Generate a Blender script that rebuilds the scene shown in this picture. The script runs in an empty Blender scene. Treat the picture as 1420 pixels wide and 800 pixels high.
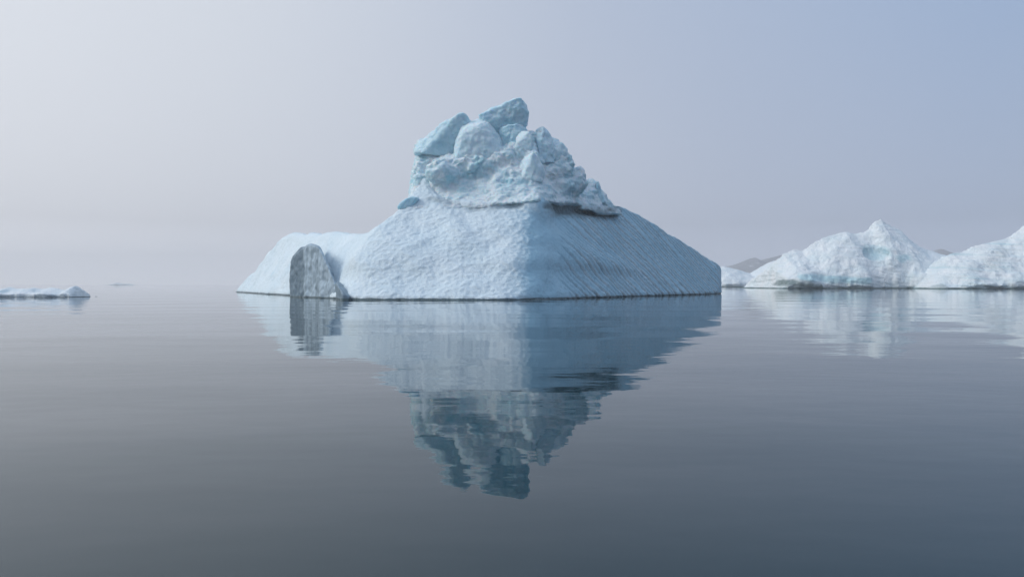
import bpy, math, random
import numpy as np
from mathutils import Vector

# ------------------------------------------------------------------ camera
scene = bpy.context.scene
CAM_H = 3.0
F = 1420 * 26 / 36.0            # focal length in photo pixels
HZ = 394.0                      # horizon row in the photo
cam_d = bpy.data.cameras.new("camera")
cam_d.lens = 26.0
cam_d.sensor_width = 36.0
cam_d.clip_start = 0.1
cam_d.clip_end = 20000
cam = bpy.data.objects.new("camera", cam_d)
scene.collection.objects.link(cam)
cam.location = (0, 0, CAM_H)
cam.rotation_euler = (math.radians(90) - math.atan((400 - HZ) / F), 0, 0)
scene.camera = cam

# ------------------------------------------------------------------ light
SUN_AZ = Vector((-0.86, -0.12, 0)).normalized()
SUN_EL = math.radians(32)
w = bpy.data.worlds.new("World")
scene.world = w
w.use_nodes = True
nt = w.node_tree
nt.nodes.clear()


def N(tree, typ, **kw):
    n = tree.nodes.new(typ)
    for k, v in kw.items():
        setattr(n, k, v)
    return n


def L(tree, a, b):
    tree.links.new(a, b)


def math_node(tree, op, a, b=None, c=None, clamp=False):
    n = N(tree, 'ShaderNodeMath', operation=op, use_clamp=clamp)
    for i, v in enumerate((a, b, c)):
        if v is None:
            continue
        if isinstance(v, (int, float)):
            n.inputs[i].default_value = v
        else:
            L(tree, v, n.inputs[i])
    return n.outputs[0]


def ramp(tree, fac, stops, interp='LINEAR'):
    n = N(tree, 'ShaderNodeValToRGB')
    cr = n.color_ramp
    cr.interpolation = interp
    while len(cr.elements) < len(stops):
        cr.elements.new(0.5)
    for e, (p, c) in zip(cr.elements, stops):
        e.position = p
        e.color = (*c, 1) if len(c) == 3 else c
    L(tree, fac, n.inputs[0])
    return n.outputs[0]


def mixc(tree, fac, a, b, blend='MIX'):
    n = N(tree, 'ShaderNodeMix', data_type='RGBA', blend_type=blend)
    for i, v in ((0, fac), (6, a), (7, b)):
        if isinstance(v, (int, float)):
            n.inputs[i].default_value = v
        elif isinstance(v, tuple):
            n.inputs[i].default_value = (*v, 1) if len(v) == 3 else v
        else:
            L(tree, v, n.inputs[i])
    return n.outputs[2]


out = N(nt, 'ShaderNodeOutputWorld')
bg = N(nt, 'ShaderNodeBackground')
bg.inputs['Strength'].default_value = 0.1
sky = N(nt, 'ShaderNodeTexSky', sky_type='NISHITA')
sky.sun_disc = False
sky.sun_elevation = SUN_EL
sky.sun_rotation = math.atan2(SUN_AZ.x, SUN_AZ.y)
sky.air_density = 1.5
sky.dust_density = 4.0
tc = N(nt, 'ShaderNodeTexCoord')
sep = N(nt, 'ShaderNodeSeparateXYZ')
L(nt, tc.outputs['Generated'], sep.inputs[0])
# fog bank overhead: brighter towards the sun's side, bluer away from it
dotn = N(nt, 'ShaderNodeVectorMath', operation='DOT_PRODUCT')
L(nt, tc.outputs['Generated'], dotn.inputs[0])
dotn.inputs[1].default_value = (-0.97, 0.24, 0.10)
az = math_node(nt, 'MULTIPLY_ADD', dotn.outputs['Value'], 0.5, 0.5, clamp=True)
wn = N(nt, 'ShaderNodeTexNoise')
wn.inputs['Scale'].default_value = 1.4
wn.inputs['Detail'].default_value = 2.0
L(nt, tc.outputs['Generated'], wn.inputs['Vector'])
az = math_node(nt, 'ADD', az, math_node(nt, 'MULTIPLY_ADD', wn.outputs['Fac'], 0.06, -0.03), clamp=True)
K = 10.0
SKY_LOW = [(0.0, (0.40, 0.46, 0.57)), (0.34, (0.41, 0.475, 0.62)), (0.50, (0.475, 0.52, 0.64)),
           (0.62, (0.555, 0.595, 0.70)), (0.80, (0.65, 0.68, 0.76)), (1.0, (0.82, 0.83, 0.88))]
SKY_TOP = [(0.0, (0.28, 0.40, 0.60)), (0.36, (0.32, 0.445, 0.665)), (0.60, (0.47, 0.545, 0.69)),
           (0.80, (0.71, 0.755, 0.83)), (1.0, (0.90, 0.93, 0.98))]
lo = ramp(nt, az, SKY_LOW)
hi = ramp(nt, az, SKY_TOP)
el = math_node(nt, 'DIVIDE', sep.outputs[2], 0.42, clamp=True)
fog = mixc(nt, el, lo, hi)
zen = math_node(nt, 'MULTIPLY_ADD', sep.outputs[2], 1.6, -0.64, clamp=True)
fog = mixc(nt, zen, fog, (0.56, 0.65, 0.80))
lowb = math_node(nt, 'MULTIPLY_ADD', math_node(nt, 'MULTIPLY_ADD', sep.outputs[2], -13.0, 1.0, clamp=True), 0.5, 1.0)
cmb = N(nt, 'ShaderNodeCombineXYZ')
for q_ in range(3):
    L(nt, lowb, cmb.inputs[q_])
fog = mixc(nt, 1.0, fog, cmb.outputs[0], 'MULTIPLY')
fog10 = mixc(nt, 1.0, fog, (K, K, K), 'MULTIPLY')
L(nt, mixc(nt, 0.94, sky.outputs[0], fog10), bg.inputs['Color'])
L(nt, bg.outputs[0], out.inputs['Surface'])

sd = bpy.data.lights.new("sun", 'SUN')
sd.energy = 1.5
sd.angle = math.radians(24)
sd.color = (1.0, 0.975, 0.94)
sun = bpy.data.objects.new("sun", sd)
scene.collection.objects.link(sun)
sdir = (SUN_AZ * math.cos(SUN_EL) + Vector((0, 0, math.sin(SUN_EL)))).normalized()
sun.rotation_euler = sdir.to_track_quat('Z', 'Y').to_euler()
sun.location = sdir * 50

vs = scene.view_settings
vs.view_transform = 'Standard'
vs.look = 'None'
vs.exposure = 0.0
vs.gamma = 1.0
vs.use_curve_mapping = False
cy = scene.cycles
cy.use_denoising = True
cy.max_bounces = 6
cy.diffuse_bounces = 3
cy.glossy_bounces = 3
cy.volume_bounces = 3

# ------------------------------------------------------------------ helpers
f32 = np.float32


def P(px, py, D):
    """point at distance D (m) that the photo shows at (px, py)"""
    return np.array([(px - 710) / F * D, D, CAM_H + (HZ - py) / F * D])


def hash3(ix, iy, iz, seed):
    h = (ix.astype(np.int64) * 374761393 + iy.astype(np.int64) * 668265263
         + iz.astype(np.int64) * 2147483647 + seed * 1274126177) & 0xffffffff
    h = ((h ^ (h >> 13)) * 1274126177) & 0xffffffff
    h = ((h ^ (h >> 16)) * 2246822519) & 0xffffffff
    return (h ^ (h >> 15)) & 0xffffffff


def perlin(p, seed=0):
    """gradient noise about -1..1 at the (n, 3) points p"""
    i = np.floor(p).astype(np.int64)
    f = p - i
    u = f * f * f * (f * (f * 6 - 15) + 10)
    res = np.zeros(len(p))
    for dx in (0, 1):
        wx = u[:, 0] if dx else 1 - u[:, 0]
        for dy in (0, 1):
            wy = u[:, 1] if dy else 1 - u[:, 1]
            for dz in (0, 1):
                wz = u[:, 2] if dz else 1 - u[:, 2]
                h = hash3(i[:, 0] + dx, i[:, 1] + dy, i[:, 2] + dz, seed)
                gx = (h & 1023) / 511.5 - 1
                gy = ((h >> 10) & 1023) / 511.5 - 1
                gz = ((h >> 20) & 1023) / 511.5 - 1
                res += wx * wy * wz * (gx * (f[:, 0] - dx) + gy * (f[:, 1] - dy) + gz * (f[:, 2] - dz))
    return res * 1.4


def fbm(p, octs=4, seed=0, gain=0.5):
    a, s, t = 1.0, 0.0, np.zeros(len(p))
    for o in range(octs):
        t += a * perlin(p * (2.03 ** o) + 17.3 * o, seed + o)
        s += a
        a *= gain
    return t / s * 1.6


def worley(p, seed=0):
    """nearest and second distance plus a random number of the nearest cell"""
    i = np.floor(p).astype(np.int64)
    d1 = np.full(len(p), 9.0)
    d2 = np.full(len(p), 9.0)
    idv = np.zeros(len(p))
    for dx in (-1, 0, 1):
        for dy in (-1, 0, 1):
            for dz in (-1, 0, 1):
                cx, cy_, cz = i[:, 0] + dx, i[:, 1] + dy, i[:, 2] + dz
                h = hash3(cx, cy_, cz, seed)
                q = np.stack([cx + (h & 1023) / 1023, cy_ + ((h >> 10) & 1023) / 1023,
                              cz + ((h >> 20) & 1023) / 1023], 1)
                d = np.sqrt(((q - p) ** 2).sum(1))
                n = d < d1
                d2 = np.where(n, d1, np.minimum(d2, d))
                idv = np.where(n, ((h >> 5) & 4095) / 4095.0, idv)
                d1 = np.where(n, d, d1)
    return d1, d2, idv


def smax(a, b, k):
    h = np.maximum(k - np.abs(a - b), 0) / k
    return np.maximum(a, b) + h * h * k * 0.25


def smin(a, b, k):
    return -smax(-a, -b, k)


def half(X, Y, Z, n, p0):
    n = np.array(n, float)
    n /= np.linalg.norm(n)
    return (f32(n[0]) * (X - f32(p0[0])) + f32(n[1]) * (Y - f32(p0[1])) + f32(n[2]) * (Z - f32(p0[2])))


def convex(X, Y, Z, planes, k):
    r = None
    for n, p0 in planes:
        d = half(X, Y, Z, n, p0)
        r = d if r is None else smax(r, d, k)
    return r


def surface_nets(fn, lo, hi, h):
    """closed quad surface of fn(X, Y, Z) < 0 inside the box lo..hi"""
    ax = [np.arange(lo[i], hi[i] + h, h).astype(f32) for i in range(3)]
    X, Y, Z = ax[0][:, None, None], ax[1][None, :, None], ax[2][None, None, :]
    G = np.broadcast_to(fn(X, Y, Z), (len(ax[0]), len(ax[1]), len(ax[2]))).astype(f32).copy()
    for s in ((0,), (-1,)):                  # close it at the box
        G[s[0]] = np.maximum(G[s[0]], 0.01)
        G[:, s[0]] = np.maximum(G[:, s[0]], 0.01)
        G[:, :, s[0]] = np.maximum(G[:, :, s[0]], 0.01)
    I = G < 0
    nx, ny, nz = G.shape
    cnt = np.zeros((nx - 1, ny - 1, nz - 1), np.int8)
    for dx in (0, 1):
        for dy in (0, 1):
            for dz in (0, 1):
                cnt += I[dx:nx - 1 + dx, dy:ny - 1 + dy, dz:nz - 1 + dz]
    cells = np.argwhere((cnt > 0) & (cnt < 8))
    idx = np.full(cnt.shape, -1, np.int32)
    idx[cells[:, 0], cells[:, 1], cells[:, 2]] = np.arange(len(cells))
    acc = np.zeros((len(cells), 3))
    c = np.zeros(len(cells))
    corners = [(a, b, d) for a in (0, 1) for b in (0, 1) for d in (0, 1)]
    for a in corners:
        for axis in range(3):
            if a[axis]:
                continue
            b = list(a)
            b[axis] = 1
            va = G[cells[:, 0] + a[0], cells[:, 1] + a[1], cells[:, 2] + a[2]]
            vb = G[cells[:, 0] + b[0], cells[:, 1] + b[1], cells[:, 2] + b[2]]
            m = (va < 0) != (vb < 0)
            t = np.where(m, va / np.where(m, va - vb, 1), 0)
            p = np.tile(np.array(a, float), (len(cells), 1))
            p[:, axis] += t
            acc[m] += p[m]
            c[m] += 1
    V = (cells + acc / c[:, None]) * h + np.array(lo)
    quads = []
    for axis in range(3):
        sl0 = [slice(None)] * 3
        sl1 = [slice(None)] * 3
        sl0[axis] = slice(0, -1)
        sl1[axis] = slice(1, None)
        A, B = I[tuple(sl0)], I[tuple(sl1)]
        e = np.argwhere(A != B)
        u, v = (axis + 1) % 3, (axis + 2) % 3
        ok = (e[:, u] > 0) & (e[:, v] > 0) & (e[:, u] < G.shape[u] - 1) & (e[:, v] < G.shape[v] - 1)
        e = e[ok]
        flip = A[e[:, 0], e[:, 1], e[:, 2]]
        q = []
        for du, dv in ((-1, -1), (0, -1), (0, 0), (-1, 0)):
            cc = e.copy()
            cc[:, u] += du
            cc[:, v] += dv
            q.append(idx[cc[:, 0], cc[:, 1], cc[:, 2]])
        q = np.stack(q, 1)
        q[~flip] = q[~flip][:, ::-1]
        quads.append(q)
    return V, np.concatenate(quads)


def vnormals(V, Q):
    d = np.cross(V[Q[:, 2]] - V[Q[:, 0]], V[Q[:, 3]] - V[Q[:, 1]])
    n = np.zeros_like(V)
    for k in range(4):
        for a in range(3):
            n[:, a] += np.bincount(Q[:, k], d[:, a], len(V))
    return n / (np.linalg.norm(n, axis=1)[:, None] + 1e-9)


def mesh_obj(name, V, Q, mat, parent=None, attrs=None, smooth=True):
    me = bpy.data.meshes.new(name)
    me.vertices.add(len(V))
    me.vertices.foreach_set('co', V.astype(f32).ravel())
    k = Q.shape[1]
    me.loops.add(len(Q) * k)
    me.loops.foreach_set('vertex_index', Q.astype(np.int32).ravel())
    me.polygons.add(len(Q))
    me.polygons.foreach_set('loop_start', np.arange(0, len(Q) * k, k, dtype=np.int32))
    me.polygons.foreach_set('use_smooth', np.full(len(Q), smooth))
    me.update(calc_edges=True)
    for an, av in (attrs or {}).items():
        at = me.attributes.new(an, 'FLOAT', 'POINT')
        at.data.foreach_set('value', np.clip(av, 0, 1).astype(f32))
    me.materials.append(mat)
    o = bpy.data.objects.new(name, me)
    scene.collection.objects.link(o)
    if parent:
        o.parent = parent
        o.matrix_parent_inverse = parent.matrix_world.inverted()
    return o


def ice(name, fn, lo, hi, h, mat, parent=None, disp=None, attrs=None):
    V, Q = surface_nets(fn, lo, hi, h)
    if disp:
        for d in (disp if isinstance(disp, (list, tuple)) else [disp]):
            V = V + vnormals(V, Q) * d(V, vnormals(V, Q))[:, None]
    A = attrs(V, vnormals(V, Q)) if attrs else None
    return mesh_obj(name, V, Q, mat, parent, A)


def empty(name, loc):
    o = bpy.data.objects.new(name, None)
    scene.collection.objects.link(o)
    o.location = loc
    bpy.context.view_layer.update()
    return o


def tag(o, label=None, cat=None, group=None, kind=None):
    for k, v in (('label', label), ('category', cat), ('group', group), ('kind', kind)):
        if v:
            o[k] = v
    return o


def blob(V, c, r, soft=0.35, warp=0.0, seed=5):
    """0..1 mask of an ellipsoid with ragged edge"""
    q = (V - np.array(c)) / np.array(r)
    d = np.sqrt((q ** 2).sum(1))
    if warp:
        d = d + warp * fbm(V / (np.mean(np.array(r)[[0, 2]]) * 0.9), 3, seed)
    return np.clip((1 - d) / soft, 0, 1)


def seg_mask(V, pts, rad, soft=0.5, warp=0.3, seed=3, ystretch=3.0):
    """0..1 band along a polyline"""
    S = np.array([1, 1 / ystretch, 1])
    best = np.full(len(V), 1e9)
    for a, b in zip(pts[:-1], pts[1:]):
        a_, b_ = np.array(a) * S, np.array(b) * S
        d = b_ - a_
        t = np.clip(((V * S - a_) @ d) / (d @ d), 0, 1)
        best = np.minimum(best, np.linalg.norm(V * S - a_ - t[:, None] * d, axis=1))
    best = best / rad + warp * fbm(V / rad * np.array([0.35, 0.3, 0.9]), 3, seed)
    return np.clip((1 - best) / soft, 0, 1)


# ------------------------------------------------------------------ materials
def ice_material(name, snow=(0.76, 0.84, 0.89), blue=(0.40, 0.58, 0.68), dirt_shade=(0.16, 0.20, 0.21),
                 wet_h=0.35, bump_scale=0.9, bump_amt=0.12, rough=0.55, spots=0.5, wet_col=(0.10, 0.15, 0.17),
                 streak=0.0, sss=0.0):
    m = bpy.data.materials.new(name)
    m.use_nodes = True
    t = m.node_tree
    t.nodes.clear()
    o = N(t, 'ShaderNodeOutputMaterial')
    b = N(t, 'ShaderNodeBsdfPrincipled')
    L(t, b.outputs[0], o.inputs[0])
    geo = N(t, 'ShaderNodeNewGeometry')
    ab = N(t, 'ShaderNodeAttribute', attribute_name='blue')
    ad = N(t, 'ShaderNodeAttribute', attribute_name='dirt_shade')  # dirt mask; under the right lip it also carries painted shade
    n1 = N(t, 'ShaderNodeTexNoise')
    n1.inputs['Scale'].default_value = 0.35 / bump_scale
    n1.inputs['Detail'].default_value = 8
    n1.inputs['Roughness'].default_value = 0.62
    L(t, geo.outputs['Position'], n1.inputs['Vector'])
    n2 = N(t, 'ShaderNodeTexNoise')
    n2.inputs['Scale'].default_value = 1.3 / bump_scale
    n2.inputs['Detail'].default_value = 6
    n2.inputs['Roughness'].default_value = 0.65
    L(t, geo.outputs['Position'], n2.inputs['Vector'])
    var = math_node(t, 'MULTIPLY_ADD', n1.outputs['Fac'], 1.6, -0.62, clamp=True)
    bf = math_node(t, 'ADD', ab.outputs['Fac'], math_node(t, 'MULTIPLY', math_node(t, 'SUBTRACT', n2.outputs['Fac'], 0.5), spots), clamp=True)
    col = mixc(t, bf, snow, blue)
    col = mixc(t, math_node(t, 'MULTIPLY', var, 0.25), col, mixc(t, 0.5, col, blue))
    if streak:
        mp = N(t, 'ShaderNodeMapping')
        mp.inputs['Scale'].default_value = (1.0, 1.0, 0.07)
        L(t, geo.outputs['Position'], mp.inputs['Vector'])
        n3 = N(t, 'ShaderNodeTexNoise')
        n3.inputs['Scale'].default_value = 1.0
        n3.inputs['Detail'].default_value = 5
        L(t, mp.outputs[0], n3.inputs['Vector'])
        sf = math_node(t, 'MULTIPLY', math_node(t, 'MULTIPLY_ADD', n3.outputs['Fac'], 3.2, -1.2, clamp=True), streak)
        col = mixc(t, sf, col, dirt_shade)
    df = math_node(t, 'MULTIPLY', ad.outputs['Fac'], math_node(t, 'MULTIPLY_ADD', n2.outputs['Fac'], 1.4, 0.25, clamp=True), clamp=True)
    col = mixc(t, df, col, dirt_shade)
    # ice washed by the water just above the waterline
    sp = N(t, 'ShaderNodeSeparateXYZ')
    L(t, geo.outputs['Position'], sp.inputs[0])
    zz = math_node(t, 'SUBTRACT', sp.outputs[2], math_node(t, 'MULTIPLY', math_node(t, 'SUBTRACT', n1.outputs['Fac'], 0.35), wet_h * 1.6))
    wet = math_node(t, 'MULTIPLY_ADD', zz, -4.0 / wet_h, 3.0, clamp=True)
    col = mixc(t, wet, col, wet_col)
    L(t, col, b.inputs['Base Color'])
    L(t, math_node(t, 'MULTIPLY_ADD', wet, -0.3, rough), b.inputs['Roughness'])
    b.inputs['IOR'].default_value = 1.31
    if sss:
        b.inputs['Subsurface Weight'].default_value = sss
        b.inputs['Subsurface Radius'].default_value = (.35, .8, 1.0)
        b.inputs['Subsurface Scale'].default_value = 1.0
    b.inputs['Specular IOR Level'].default_value = 0.35
    bp = N(t, 'ShaderNodeBump')
    bp.inputs['Strength'].default_value = 1.0
    bp.inputs['Distance'].default_value = bump_amt * 3
    L(t, n2.outputs['Fac'], bp.inputs['Height'])
    L(t, bp.outputs[0], b.inputs['Normal'])
    return m


M_BODY = ice_material('glacier_ice', snow=(0.78, 0.89, 0.95), blue=(0.37, 0.61, 0.75), dirt_shade=(0.12, 0.18, 0.21), spots=0.35)
M_CAP = ice_material('snowy_ice', snow=(0.82, 0.92, 0.98), blue=(0.36, 0.68, 0.79), spots=0.9, bump_scale=0.7, bump_amt=0.14, sss=.35)
M_BLOCK = ice_material('blue_ice', snow=(0.78, 0.91, 0.97), blue=(0.40, 0.65, 0.76), spots=0.5, bump_scale=1.4, bump_amt=0.10, rough=0.4, sss=.4)
M_GREY = ice_material('dirty_ice', snow=(0.44, 0.56, 0.65), blue=(0.14, 0.21, 0.27), dirt_shade=(0.20, 0.27, 0.32), spots=0.08, bump_amt=0.03, streak=0.75)
M_FAR = ice_material('far_ice', snow=(0.88, 0.93, 0.96), blue=(0.46, 0.70, 0.78), dirt_shade=(0.13, 0.20, 0.20), wet_h=0.75, bump_scale=3.0,
                     bump_amt=0.45, spots=0.25, wet_col=(0.10, 0.17, 0.17))
M_FLOE = ice_material('floe_ice', snow=(0.86, 0.92, 0.95), wet_h=0.13, bump_scale=1.0)

# ------------------------------------------------------------------ water
m = bpy.data.materials.new('sea_water')
m.use_nodes = True
t = m.node_tree
b = t.nodes['Principled BSDF']
b.inputs['Base Color'].default_value = (0.005, 0.027, 0.036, 1)
b.inputs['Roughness'].default_value = 0.02
b.inputs['IOR'].default_value = 1.36
geo = N(t, 'ShaderNodeNewGeometry')


def wave(scale, sx, sy, detail, rot=0.0, rgh=0.5):
    mp = N(t, 'ShaderNodeMapping')
    mp.inputs['Scale'].default_value = (sx, sy, 1)
    mp.inputs['Rotation'].default_value = (0, 0, rot)
    L(t, geo.outputs['Position'], mp.inputs['Vector'])
    n = N(t, 'ShaderNodeTexNoise')
    n.inputs['Scale'].default_value = scale
    n.inputs['Detail'].default_value = detail
    n.inputs['Roughness'].default_value = rgh
    L(t, mp.outputs[0], n.inputs['Vector'])
    return n.outputs['Fac']


patch = wave(0.02, 1, 1.6, 2)                      # calmer and livelier stretches of water
patch = math_node(t, 'MULTIPLY_ADD', patch, 3.0, -0.9, clamp=True)
small = wave(1.6, 0.7, 1.2, 2.0, 0.25)
mid = wave(0.35, 0.6, 1.2, 2.0, -0.2)
big = wave(0.07, 0.7, 1.3, 1.0, 0.1)
hh = math_node(t, 'MULTIPLY', small, math_node(t, 'MULTIPLY_ADD', patch, 0.0028, 0.0008))
hh = math_node(t, 'ADD', hh, math_node(t, 'MULTIPLY', mid, 0.016))
hh = math_node(t, 'ADD', hh, math_node(t, 'MULTIPLY', big, 0.14))
bp = N(t, 'ShaderNodeBump')
bp.inputs['Strength'].default_value = 1.0
bp.inputs['Distance'].default_value = 1.0
L(t, hh, bp.inputs['Height'])
L(t, bp.outputs[0], b.inputs['Normal'])
SEA = 3240.0
V = np.array([[-SEA, -SEA, 0], [SEA, -SEA, 0], [SEA, SEA, 0], [-SEA, SEA, 0]], float)
sea = mesh_obj('water', V, np.array([[0, 1, 2, 3]]), m, smooth=False)
tag(sea, kind='structure')

# ------------------------------------------------------------------ haze
m = bpy.data.materials.new('haze')
m.use_nodes = True
t = m.node_tree
t.nodes.clear()
o = N(t, 'ShaderNodeOutputMaterial')
pv = N(t, 'ShaderNodeVolumePrincipled')
pv.inputs['Color'].default_value = (0.97, 0.975, 0.99, 1)
pv.inputs['Density'].default_value = 0.00036
pv.inputs['Anisotropy'].default_value = 0.25
L(t, pv.outputs[0], o.inputs['Volume'])
x, z0, z1 = 3300.0, -4.0, 132.0
V = np.array([[-x, -x, z0], [x, -x, z0], [x, x, z0], [-x, x, z0], [-x, -x, z1], [x, -x, z1], [x, x, z1], [-x, x, z1]])
Q = np.array([[0, 3, 2, 1], [4, 5, 6, 7], [0, 1, 5, 4], [1, 2, 6, 5], [2, 3, 7, 6], [3, 0, 4, 7]])
tag(mesh_obj('haze', V, Q, m, smooth=False), kind='stuff')

# ------------------------------------------------------------------ main iceberg
berg = empty('iceberg', (0, 165, 0))
tag(berg, 'biggest blue white iceberg, with grooved flank and a summit of jumbled ice boulders', 'iceberg')

C0 = (2, 138, 0)
nPL = (-0.15 * .72, -0.99 * .72, 0.69)
nPR = (0.82 * .905, -0.57 * .905, 0.425)
nPLL = (-.88 * .874, -.477 * .874, .486)
# direction in which the melt grooves run down the right flank
gA, gB = P(822, 306, 168), P(912, 404, 181)
nr = np.array(nPR) / np.linalg.norm(nPR)
gd = gB - gA
gd -= nr * (gd @ nr)
gd /= np.linalg.norm(gd)
gs = np.cross(nr, gd)


def body_fn(X, Y, Z):
    b1 = convex(X, Y, Z, [
        ((.962, -.275, .0), (64.3, 228, 0)),
        ((-.70, .2, .71), P(541, 313, 160)),
        ((-.35, .553, .70), P(872, 288, 200)),
        ((-.04, -.06, 1), P(700, 280, 157)),
        ((0, .8, .6), (0, 258, 20)),
    ], 1.2)
    b1 = smax(b1, smax(half(X, Y, Z, nPL, C0), half(X, Y, Z, nPR, C0), f32(4.5)), f32(1.5))
    b1 = smax(b1, half(X, Y, Z, nPLL, (-105, 280, 0)), f32(5))
    b2 = convex(X, Y, Z, [
        (nPL, C0), (nPLL, (-105, 280, 0)),
        ((-.5, .6, 1.56), P(398, 312, 250)),
        ((.8, .33, 1), P(505, 314, 165)),
    ], 4.0)
    r = smin(b1, b2, 5.0)
    # snow apron that sweeps from the shoulder's left wall down to the flank
    foot = convex(X, Y, Z, [
        ((-.76, -.05, .65), P(563, 292, 160)), ((-.115, -.713, .69), P(600, 285, 159.6)), ((.45, -.1, .86), P(640, 262, 162)),
        ((0, .9, .4), (0, 178, 24)), ((0, 0, -1), (0, 0, 8)), ((-.1, 0, 1), P(578, 248, 161))], 2.0)
    foot = smax(foot, smax(half(X, Y, Z, nPL, C0), half(X, Y, Z, nPR, C0), f32(4.5)) - f32(.3), f32(2))
    r = smin(r, foot, 4.0)
    col_ = convex(X, Y, Z, [((-.93, -.05, .36), P(569, 268, 160)), ((-.3, -.80, .52), P(585, 268, 161.6)), ((.8, -.1, .6), P(592, 250, 162)),
                            ((0, .9, .4), (0, 178, 24)), ((0, 0, -1), (0, 0, 12)), ((-.3, 0, 1), P(576, 240, 161))], 1.5)
    r = smin(r, col_, 3.0)
    c = P(737, 291, 162)
    br = np.sqrt(((X - f32(c[0])) / 4.2) ** 2 + ((Y - f32(c[1])) / 5.5) ** 2 + ((Z - f32(c[2])) / 3.4) ** 2)
    r = smin(r, ((br - 1) * 3.2).astype(f32), 2.5)
    # notch that the water has melted along the waterline
    notch = 0.35 * np.exp(-((Z - 0.05) / 0.28) ** 2)
    return r + notch.astype(f32)


def body_disp(V, nn):
    right = np.clip((nn @ nr - 0.80) / 0.12, 0, 1) * np.clip((V[:, 0] - 4) / 6, 0, 1)
    left = np.clip((nn @ (np.array(nPL) / np.linalg.norm(nPL)) - 0.75) / 0.15, 0, 1)
    big = fbm(V / 14, 3, 11) * 0.9
    mid = fbm(V / 3.2, 3, 21) * 0.22
    # scalloped melt dimples
    d1, d2, _ = worley(V * np.array([1.1, 1.1, 1.45]) + 0.3 * fbm(V / 3, 2, 66)[:, None], 4)
    dim = (np.clip(d1, 0, 0.8) ** 2) * 0.30
    # melt runnels parallel to the slope's fall on the right flank
    g = grooves(V) * right
    global GROOVE
    GROOVE = g
    g = g - 0.9 * seg_mask(V, LEDGE_R, 1.6, 0.8, 0.4, 3, 6) * -1 + .4 * seg_mask(V, LEDGE_L, 1.0, 0.8, 0.4, 3, 6)
    big *= 1 - .5 * right
    return big + mid * (1 - .4 * right) + dim * (0.45 + 0.7 * left + .35 * right) - 1.25 * g


def grooves(V):
    s = V @ gs
    a = V @ gd
    sw = s + 0.16 * perlin(np.stack([s * .12, a * .035, a * 0 + 3], 1), 8)
    g = 0
    for pitch, wd, am, sd_ in ((2.9, .16, 1.2, 3), (1.45, .22, .6, 8)):
        q = sw / pitch + .1 * perlin(np.stack([sw / pitch * .5, a * .0, a * 0 + .5], 1), sd_)
        cell = np.floor(q + .5)
        lam = hash3(cell.astype(int), cell.astype(int) * 0, cell.astype(int) * 0, sd_) / 4294967295.0
        on = np.clip((perlin(np.stack([cell * 7.3, a * .07, a * 0], 1), sd_ + 1) + .25 + .5 * lam) * 3, 0, 1)
        g = g + am * np.clip(1 - np.abs(q - cell) / wd, 0, 1) * on * (.35 + .65 * lam)
    reach = np.clip((V[:, 0] - 9) / 9, 0, 1)
    return g * reach


LEDGE_R = [P(758, 291, 168), P(790, 293, 174), P(825, 294, 182), P(856, 290, 190)]  # band under the lip: dirt, with the overhang's shade painted in
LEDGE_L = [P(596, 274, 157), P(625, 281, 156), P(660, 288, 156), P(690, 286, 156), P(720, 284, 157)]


def body_attr(V, nn):
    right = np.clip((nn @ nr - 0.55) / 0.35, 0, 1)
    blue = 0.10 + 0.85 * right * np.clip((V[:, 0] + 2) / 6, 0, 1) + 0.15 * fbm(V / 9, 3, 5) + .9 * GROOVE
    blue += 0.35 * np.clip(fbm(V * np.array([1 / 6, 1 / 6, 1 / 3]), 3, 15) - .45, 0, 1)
    dirt_shade = 1.0 * seg_mask(V, LEDGE_R, 2.5, 0.6, 0.5, 3, 6) + 0.5 * seg_mask(V, LEDGE_L, 1.3, 1.0, 0.6, 6, 6) + .32 * GROOVE  # right ledge: dirt with shade in the colour; groove lines just darkened
    return {'blue': blue, 'dirt_shade': dirt_shade}


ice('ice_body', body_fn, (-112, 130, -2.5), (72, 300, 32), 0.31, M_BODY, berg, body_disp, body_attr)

# snow covered shoulder with the overhanging lip and frozen rubble on it
rng = np.random.RandomState(12)
rub = []
for k in range(70):
    px, py = rng.uniform(592, 800), rng.uniform(188, 256)
    if py < 196 + max(0, px - 740) * .75 or (px < 690 and py < 222):
        continue
    r = rng.uniform(0.9, 2.0) * (1.15 if px > 690 else .85)
    zz = P(px, py, 163)[2]
    D = 163.0 + (zz - 23) * .56 + max(0, px - 735) * .13
    rub.append((P(px, py, D + .3), r, rng.normal(size=(9, 3)), rng.uniform(.72, 1, 9)))


RIBS = [((612, 240, 162.5), (3.6, 2.5, 2.6)), ((660, 232, 164.6), (4.6, 2.6, 2.2)), ((775, 232, 171), (3.4, 3, 3.4)),
        ((700, 222, 166), (3.2, 2.6, 2.6)), ((790, 258, 174), (3.5, 3, 2.4)), ((640, 222, 165.5), (5, 2.6, 1.6))]


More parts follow.
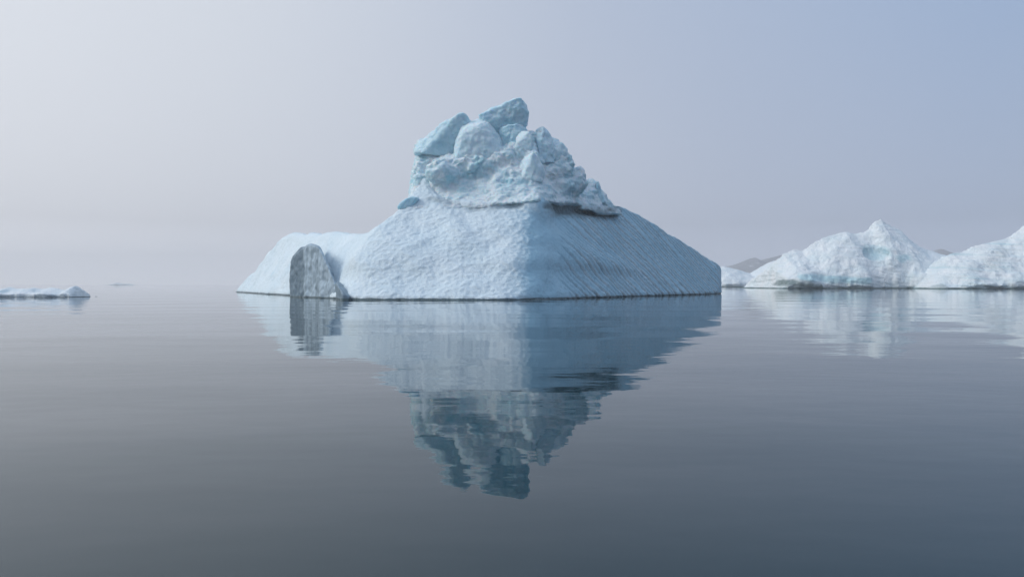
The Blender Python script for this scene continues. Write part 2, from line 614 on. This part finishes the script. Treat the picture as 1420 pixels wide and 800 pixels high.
def cap_fn(X, Y, Z):
    common = [((-.95, -.15, .10), P(575, 245, 160)), ((0, .9, .4), (0, 188, 28)), ((0.14, 0, -1), P(690, 285, 156))]
    up = convex(X, Y, Z, common + [
        ((-.12, -.84, .48), P(650, 262, 161.5)),
        ((.78, -.50, .40), P(800, 262, 177)),
        ((.66, .20, .70), P(806, 238, 180)),
        ((.30, -.45, .84), P(735, 190, 167)),
        ((-.1, -.3, .95), P(650, 184, 167)),
        ((-.25, -.4, .88), P(590, 208, 165)),
    ], 0.8)
    # broad ribs and bulges in the broken face
    for (px, py, D), rr in RIBS:
        c = P(px, py, D)
        q = np.sqrt(((X - f32(c[0])) / f32(rr[0])) ** 2 + ((Y - f32(c[1])) / f32(rr[1])) ** 2 + ((Z - f32(c[2])) / f32(rr[2])) ** 2)
        up = smin(up, (q - 1) * f32(min(rr)), 1.6)
    shelf = convex(X, Y, Z, common + [
        ((-.09, -.50, .86), P(650, 284, 156.9)),
        ((-.12, -.97, .0), P(650, 284, 157.2)),
        ((.50, -.33, .80), P(800, 286, 172.2)),
        ((-.05, 0, 1), P(650, 250, 164)),
    ], 0.7)
    r = smin(up, shelf, 1.8)
    # spur right of the lip
    spur = convex(X, Y, Z, [((.66, .1, .75), P(838, 268, 186)), ((.7, -.6, .35), P(838, 284, 183)), ((-.6, -.4, .7), P(815, 256, 184)),
                            ((0, 1, .3), (0, 200, 22)), ((0, 0, -1), (0, 0, 20.5))], .6)
    return smin(r, spur, 1.6)


def chunk_fn(c, r, ns, rs, k=0.35):
    ns = ns / np.linalg.norm(ns, axis=1)[:, None]

    def fn(X, Y, Z):
        return convex(X, Y, Z, [(n, c + n * r * q) for n, q in zip(ns, rs)] +
                      [(e, c + np.array(e) * r * 1.1) for e in ((1, 0, 0), (-1, 0, 0), (0, 1, 0), (0, -1, 0), (0, 0, 1), (0, 0, -1))], k)
    return fn


def cap_all(X, Y, Z):
    r = np.broadcast_to(cap_fn(X, Y, Z), (X.shape[0], Y.shape[1], Z.shape[2])).copy()
    xs, ys, zs = X[:, 0, 0], Y[0, :, 0], Z[0, 0, :]
    for c, rad, ns, rs in rub:
        ii = np.where(np.abs(xs - c[0]) < rad * 1.6)[0]
        jj = np.where(np.abs(ys - c[1]) < rad * 1.6)[0]
        kk = np.where(np.abs(zs - c[2]) < rad * 1.6)[0]
        if not (len(ii) and len(jj) and len(kk)):
            continue
        s = np.ix_(ii, jj, kk)
        d = chunk_fn(c, rad, ns, rs)(X[ii], Y[:, jj], Z[:, :, kk])
        r[s] = smin(r[s], d, 0.9)
    return r


def cap_disp1(V, nn):
    d1, d2, idv = worley(V / 2.3 + 0.25 * fbm(V / 2, 2, 60)[:, None], 14)
    up = np.clip((V[:, 2] - 23) / 5, 0, 1)                # broken blocks above, smoother snow below
    blk = (idv - .5) * 1.0 * np.clip((d2 - d1) * 5, 0, 1)
    return fbm(V / 6, 3, 41) * 0.8 + blk * (0.25 + .75 * up)


def cap_disp2(V, nn):
    d1, d2, idv = worley(V / 0.95, 15)
    up = np.clip((V[:, 2] - 22) / 6, 0, 1) * np.clip(.55 + 1.3 * fbm(V / 5, 2, 52), .12, 1)
    return (idv - .5) * 0.65 * np.clip((d2 - d1) * 4, 0, 1) * (.3 + .7 * up) + fbm(V / 1.3, 3, 47) * 0.25 \
        + 0.12 * np.clip(1 - 4 * np.abs(perlin(V * np.array([.15, .15, 1.3]), 48)), 0, 1) * (up - 1)


def cap_attr(V, nn):
    flat = np.clip((nn[:, 2] - .2) / .5, 0, 1)
    d1, d2, idv = worley(V / 2.3 + 0.25 * fbm(V / 2, 2, 60)[:, None], 14)
    blue = np.clip(0.42 - .35 * flat + .5 * np.clip(fbm(V / 3.0, 3, 71), -1, 1) + .4 * (idv - .5), 0, .8)
    blue += 1.2 * blob(V, P(646, 240, 157), (2.6, 6, 1.1), .5, .3) + .9 * blob(V, P(625, 244, 157), (2.6, 6, 1.3), .6, .5)
    blue *= np.clip(.45 + (V[:, 2] - 20) / 9, .3, 1)
    dirt_shade = 0.95 * seg_mask(V, LEDGE_R, 1.05, 0.9, 0.45, 3, 6) + 0.55 * seg_mask(V, LEDGE_L, 1.0, 1.0, 0.6, 6, 6) \
        + .30 * blob(V, P(580, 245, 160), (1.8, 6, 6.5), .8, .6)  # right ledge term mixes dirt and painted shade
    return {'blue': blue, 'dirt_shade': dirt_shade}


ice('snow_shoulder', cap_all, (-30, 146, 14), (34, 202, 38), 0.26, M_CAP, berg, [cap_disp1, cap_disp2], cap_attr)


def block(name, pts, D, thick, facets=(), k=0.5, h=0.2, amp=0.25, blue=0.5, mat=None, label=None, seed=1, parent=berg, fine=.5,
          back=(0, 1, .1), dirt_shade=0.0, size=2.6, zmin=None, front=None, dark=None):
    """frozen block whose face shows the convex outline pts (photo pixels) at distance D and is thick metres deep"""
    W = [P(x, y, D + .3 * thick) for x, y in pts]
    c = np.mean(W, axis=0)
    planes = []
    for a, b_ in zip(W, W[1:] + W[:1]):
        d = b_ - a
        n = np.array([d[2], 0.0, -d[0]])
        n /= np.linalg.norm(n)
        if n @ (a - c) < 0:
            n = -n
        n = n + np.array([0, rng.uniform(-.25, .1), 0])
        if front:                                # sides that run back along the line of sight
            n = np.cross(d, a - np.array([0, 0, CAM_H]))
            n /= np.linalg.norm(n)
            if n @ (a - c) < 0:
                n = -n
        planes.append((n, a))
    planes += front or [((0, -1, 0.02), (c[0], D - .02, c[2]))]
    planes.append((back, (c[0], D + thick, c[2])))
    for n, q in facets:
        planes.append((n, P(q[0], q[1], D + q[2])))
    V0 = np.array(W)
    pad = 8 if front else 1
    lo = np.array([V0[:, 0].min() - pad, D - (22 if front else 1), V0[:, 2].min() - 1])
    hi = np.array([V0[:, 0].max() + pad, D + thick + 2, V0[:, 2].max() + (3 if front else 1)])
    if zmin is not None:
        lo[2] = zmin

    def disp(V, nn):
        d1, d2, idv = worley(V / size, seed + 90)
        return amp * (fbm(V / size, 3, seed) + 1.1 * (idv - .5) * np.clip((d2 - d1) * 6, 0, 1)
                      + fine * fbm(V / .8, 3, seed + 3))

    def at(V, nn):
        bl = blue + (dark[1] * blob(V, *dark[0]) if dark else 0)
        return {'blue': bl + .3 * fbm(V / 2.2, 3, seed + 7) - .35 * np.clip(nn[:, 2], 0, 1),
                'dirt_shade': dirt_shade + 0 * V[:, 0]}
    o = ice(name, lambda X, Y, Z: convex(X, Y, Z, planes, k), lo, hi, h, mat or M_BLOCK, parent, disp, at)
    if label:
        o['label'] = label
    return o


block('ice_boulder', [(574, 215), (575, 203), (590, 186), (606, 175), (640, 158), (650, 162), (650, 222), (600, 217)], 165.6, 8,
      [((-.55, -.6, .5), (592, 196, 1.4)), ((.25, -.9, -.3), (612, 205, .6))], k=.6, amp=.28, blue=.75,
      label='rounded blue boulder undercut at its base', seed=3)
block('ice_boulder', [(630, 190), (640, 170), (656, 163), (672, 166), (688, 180), (698, 200), (698, 226), (627, 226)], 163.6, 8,
      [((-.2, -.55, .8), (655, 172, 1.8)), ((.6, -.7, .35), (690, 192, 1.6)), ((-.75, -.6, .2), (631, 196, 1.6))],
      k=1.2, amp=.25, blue=.42, seed=9, label='broad round boulder with pale crest')
block('ice_pinnacle', [(664, 162), (668, 158), (690, 147), (714, 137), (725, 139), (734, 158), (733, 167), (722, 188), (696, 192), (680, 180)], 167.0, 7,
      [((-.38, -.3, .85), (700, 143, .6)), ((.2, -.9, -.40), (700, 172, .5)), ((.75, -.6, .1), (728, 160, .8))], k=.3, amp=.30, blue=.75,
      label='leaning angular block forming the peak', seed=15)
block('ice_block', [(690, 178), (722, 172), (732, 178), (736, 205), (700, 212), (694, 200)], 166, 7,
      [((-.5, -.8, .1), (700, 190, .6)), ((.5, -.8, .3), (726, 190, .5))], k=.3, amp=.35, blue=.85, seed=17, label='shaded blue block that carries the peak block')
block('ice_block', [(714, 190), (722, 182), (733, 183), (739, 196), (738, 212), (716, 212)], 164.6, 6,
      [((-.5, -.7, .5), (720, 190, .8))], k=.3, amp=.2, blue=.35, seed=21, label='small pale block below the peak')
block('ice_block', [(699, 204), (716, 196), (742, 196), (748, 222), (700, 224)], 164.4, 6,
      [((.3, -.6, .7), (730, 202, 1)), ((-.6, -.7, .3), (703, 210, .8))], k=.4, amp=.35, blue=.45, seed=23, size=1.5,
      label='rough broken block under the pale block')
block('ice_block', [(742, 184), (747, 176), (753, 176), (764, 192), (772, 215), (768, 228), (744, 228)], 167, 6,
      [((-.6, -.7, .35), (746, 196, .6)), ((.55, -.75, .2), (760, 198, .8))], k=.3, amp=.32, blue=.62, seed=27,
      label='tall narrow block with pointed top')
block('ice_block', [(762, 192), (775, 195), (786, 206), (789, 222), (784, 232), (762, 232)], 169, 6,
      [((-.3, -.65, .7), (772, 202, .8)), ((.7, -.7, .15), (784, 212, .9))], k=.3, amp=.35, blue=.55, seed=31,
      label='stepped block on the right of the summit')
block('ice_block', [(712, 240), (722, 222), (738, 211), (745, 214), (756, 240), (752, 256), (726, 256)], 161.1, 7,
      [((-.72, -.6, .35), (728, 232, .5)), ((.68, -.7, .15), (746, 232, .5))], k=.35, amp=.22, blue=.35, seed=35,
      label='wedge block jutting from the snowy slope')
block('ice_block', [(551, 290), (554, 282), (562, 275), (574, 272), (582, 275), (577, 284), (560, 293)], 158.8, 5,
      [], k=.5, amp=.12, blue=.95, seed=39, h=.16, label='small smooth blue block at the left edge of the shoulder')
block('ice_block', [(824, 270), (826, 253), (829, 251), (836, 268), (842, 284), (822, 284)], 181.5, 4,
      [], k=.25, amp=.22, blue=.75, seed=43, h=.18, label='little pointed spike on the right edge of the shoulder')

# ------------------------------------------------------------------ grey slab and its small neighbour


def slab(name, pts, D, thick, facets, label, seed, blue, cat='ice slab', amp=.4, front=None, dark=None):
    o = block(name, pts, D, thick, facets, k=.3, h=.25, fine=.08, amp=amp, blue=blue, mat=M_GREY, seed=seed, parent=None, size=2.4, zmin=-2, front=front, dark=dark)
    tag(o, label, cat)
    return o


slab('ice_slab', [(404, 450), (402, 378), (406, 357), (417, 345), (431, 339), (442, 342), (452, 360), (461, 381), (470, 405), (486, 450)],
     170, 14, [((-.2, -.7, .6), (440, 343, -8))],
     'tall grey streaked ice slab standing upright against the left slope of the big iceberg', 51, .12, amp=.32,
     front=[((-.80, -.60, .05), P(440, 400, 161)), ((-.3, -.95, .12), P(462, 400, 151.5))], dark=((P(404, 392, 175), (6.0, 16, 14), .18, .3), 1.0))
slab('ice_lump', [(460, 440), (462, 395), (466, 393), (478, 402), (486, 407), (490, 440)],
     142.5, 10, [((-.9, -.4, -.1), (473, 404, .5))],
     'small dark grey wedge of ice at the foot of the streaked slab', 57, .7, 'ice lump', .2)


# ------------------------------------------------------------------ background bergs
def ridge_berg(name, sky, yc, front, depth, h, mat, label, seed, amp=1.0, toe=.25, notch=2.0, notch_h=2.0, attr=None,
               power=.75, crack=0.0, carve=None):
    """berg whose crest line is sky (photo pixels) at distance yc, steep towards the water in front, gentle behind"""
    W = np.array([P(x, y, yc) for x, y in sky])
    W[:, 2] = np.maximum(W[:, 2], -1.5)

    def fn(X, Y, Z):
        crest = np.interp(X, W[:, 0], W[:, 2], left=-3, right=-3).astype(f32)
        pts = np.stack(np.broadcast_arrays(X[:, :, 0], Y[:, :, 0], 0 * X[:, :, 0]), -1).reshape(-1, 3)
        n = fbm(pts / (front * .9), 4, seed).reshape(X.shape[0], Y.shape[1])[:, :, None].astype(f32)
        n2 = np.abs(fbm(pts / (front * .35), 3, seed + 5)).reshape(X.shape[0], Y.shape[1])[:, :, None].astype(f32)
        v = np.where(Y < yc, (yc - Y) / (front * (1 + .25 * n)), (Y - yc) / depth)
        v = np.clip(v, 0, 1.4)
        prof = np.where(v < 1, np.maximum(1 - v, 0) ** power * (1 - toe) + toe, 0) if toe else (1 - v)
        prof = np.where(v < 1, prof, -.3 * (v - 1) * 10)
        infl = np.clip(v * 5, 0, 1)
        zt = crest * prof + infl * (n * amp * 2.0 - n2 * amp * 1.2) * np.clip(crest / 12, 0, 1)
        zt = np.maximum(zt, -3)
        r = (Z - zt) * f32(.6)
        # convex front, undercut by the sea
        r = np.maximum(r, (yc - Y - front * (1 + .2 * n)) * f32(.8) + notch * np.exp(-((Z - .2) / notch_h) ** 2))
        return r

    def disp(V, nn):
        s = amp
        d1, d2, idv = worley(V / (3.5 * s), seed + 2)
        str_ = perlin(np.stack([V[:, 0] / 60, V[:, 1] / 60, V[:, 2] / 2.2 + .06 * V[:, 0]], 1), seed + 9)
        c1, c2, ci = worley(V / (11 * s) + .3 * fbm(V / 8, 2, seed)[:, None], seed + 6)
        hol = carve[1] * blob(V, *carve[0]) if carve else 0
        return (ci - .5) * 1.4 * s * np.clip(.4 + 1.5 * fbm(V / (18 * s), 2, seed + 8), 0, 1) * np.clip((c2 - c1) * 5, 0, 1) - hol + fbm(V / (6 * s), 4, seed + 1) * .55 * s + (idv - .5) * .3 * s * np.clip((d2 - d1) * 4, 0, 1) \
            - crack * np.clip(1 - np.abs(str_) * 5, 0, 1)

    def at(V, nn):
        blue = .12 + .25 * fbm(V / (8 * amp), 3, seed + 4) + .35 * np.clip(-nn[:, 2] + .15, 0, 1)
        A = {'blue': blue, 'dirt_shade': 0 * blue}
        if attr:
            attr(V, nn, A)
        return A
    lo = (W[:, 0].min() - 3, yc - front * 1.3, -2.2)
    hi = (W[:, 0].max() + 3, yc + depth * 1.02, W[:, 2].max() + 4)
    o = ice(name, fn, lo, hi, h, mat, None, disp, at)
    tag(o, label, 'iceberg')
    return o


def attr_r1(V, nn, A):
    A['blue'] += .5 * blob(V, P(1213, 350, 515), (9.5, 40, 6.5), .25, .25) + .6 * blob(V, P(1245, 358, 515), (7, 40, 3), .4, .4)
    A['blue'] += .75 * seg_mask(V, [P(1108, 384, 500), P(1140, 386, 500), P(1200, 390, 500)], 3.2, .5, .3, 3, 8)
    A['dirt_shade'] += .9 * seg_mask(V, [P(1074, 393, 500), P(1092, 392, 500), P(1118, 396, 500), P(1135, 398, 500)], 3.0, .5, .5, 4, 8)


ridge_berg('iceberg', [(1062, 402), (1067, 390), (1069, 372), (1076, 362), (1086, 352), (1100, 346), (1112, 348), (1120, 342), (1140, 330),
                       (1160, 324), (1172, 321), (1185, 324), (1198, 322), (1206, 317), (1213, 307), (1221, 303), (1229, 309), (1238, 314), (1248, 318),
                       (1262, 332), (1275, 343), (1290, 347), (1310, 353), (1335, 362), (1350, 402)],
           530, 34, 60, .7, M_FAR, 'white iceberg with one pointed crest and a blue hollow', 101, 1.0, .13, 1.6, 1.2,
           attr_r1, crack=.35, carve=((P(1214, 352, 512), (9.0, 40, 5.0), .2, .2), 3.5))


def attr_r2(V, nn, A):
    A['blue'] += .5 * np.clip(perlin(np.stack([V[:, 0] / 40, V[:, 1] / 40, V[:, 2] / 1.6 + .05 * V[:, 0]], 1), 5) * 2 - .3, 0, 1)
    A['dirt_shade'] += .5 * seg_mask(V, [P(1295, 397, 470), P(1312, 397, 470)], 2.0, .6, .5, 4, 8)
    A['dirt_shade'] += .25 * seg_mask(V, [P(1385, 370, 470), P(1420, 345, 470)], 4.0, .9, .6, 4, 8)  # dark shade band across the slope, put into the colour


ridge_berg('iceberg', [(1262, 403), (1275, 386), (1290, 372), (1303, 360), (1318, 351), (1336, 349), (1352, 341), (1372, 336), (1395, 331),
                       (1410, 321), (1422, 311), (1445, 303), (1475, 296), (1500, 312), (1530, 330), (1560, 352), (1590, 403)],
           500, 36, 60, .75, M_FAR, 'layered white iceberg cut off by the right edge, in front of the pointed one', 131, 1.1, .12, 1.4, 1.1,
           attr_r2, crack=.7)
ridge_berg('iceberg', [(960, 400), (975, 384), (990, 372), (1003, 369), (1020, 373), (1040, 379), (1055, 370), (1068, 363), (1082, 360), (1096, 362), (1110, 400)],
           800, 40, 60, 1.0, M_FAR, 'low white iceberg with a dipped crest, half hidden behind the biggest one', 151, .8, .15, 1.0, 1.6)


def attr_f(V, nn, A):
    A['blue'] += .0
    A['blue'] += .5 * blob(V, P(10, 404, 172), (1.2, 5, .6), .6, .5)


ridge_berg('ice_floe', [(-60, 414), (-48, 404), (-20, 400), (5, 400), (14, 397.5), (24, 400), (48, 399.5), (62, 400.5), (72, 398), (84, 401.5), (96, 402),
                        (99, 398), (102, 397), (106, 395.5), (109, 398), (112, 403), (114, 414)],
           174, 4.5, 4, .17, M_FLOE, 'low flat ice floe with a small lump at its right end, by the left edge', 171, .3, .3, .12, .15, attr_f)
ridge_berg('ice_floe', [(146, 399), (155, 394), (162, 391.5), (170, 393), (180, 393.5), (188, 399)],
           2300, 14, 20, .8, M_FLOE, 'tiny faint far floe in the fog right of the low flat one', 181, .4, .3, .3, .4)

# ------------------------------------------------------------------ far rocky coast
m = bpy.data.materials.new('rock_and_snow')
m.use_nodes = True
t = m.node_tree
b = t.nodes['Principled BSDF']
geo = N(t, 'ShaderNodeNewGeometry')
n = N(t, 'ShaderNodeTexNoise')
n.inputs['Scale'].default_value = .016
n.inputs['Detail'].default_value = 8
n.inputs['Roughness'].default_value = .65
L(t, geo.outputs['Position'], n.inputs['Vector'])
sf = math_node(t, 'MULTIPLY_ADD', n.outputs['Fac'], 14, -8.0, clamp=True)
L(t, mixc(t, sf, (0.26, .27, .29), (.7, .72, .75)), b.inputs['Base Color'])
b.inputs['Roughness'].default_value = .9
ys = 2600.0
pr = [(940, 396), (975, 384), (1000, 377), (1012, 368), (1024, 364), (1034, 360), (1046, 357), (1058, 361), (1070, 356), (1085, 352), (1110, 350), (1160, 347), (1220, 352), (1270, 350),
      (1296, 348), (1304, 344), (1312, 347), (1322, 350), (1345, 352), (1400, 362), (1500, 375), (1600, 396)]
W = np.array([P(x_, y_, ys) for x_, y_ in pr])
xs = np.arange(W[0, 0], W[-1, 0], 6.0)
yy = np.arange(ys - 220, ys + 500, 12.0)
Xg, Yg = np.meshgrid(xs, yy, indexing='ij')
pts = np.stack([Xg.ravel(), Yg.ravel(), 0 * Xg.ravel()], 1)
cr = np.interp(pts[:, 0], W[:, 0], W[:, 2])
v = np.where(pts[:, 1] < ys, (ys - pts[:, 1]) / 220, (pts[:, 1] - ys) / 500)
hz = cr * (1 - v ** 1.3) + fbm(pts / 90, 5, 77) * 11 * np.clip(v * 4 + .25, 0, 1) - 2
pts[:, 2] = np.maximum(hz, -3)
a, c = Xg.shape
I = np.arange(a * c).reshape(a, c)
Q = np.stack([I[:-1, :-1], I[1:, :-1], I[1:, 1:], I[:-1, 1:]], -1).reshape(-1, 4)
tag(mesh_obj('hills', pts, Q, m, smooth=False), kind='structure')
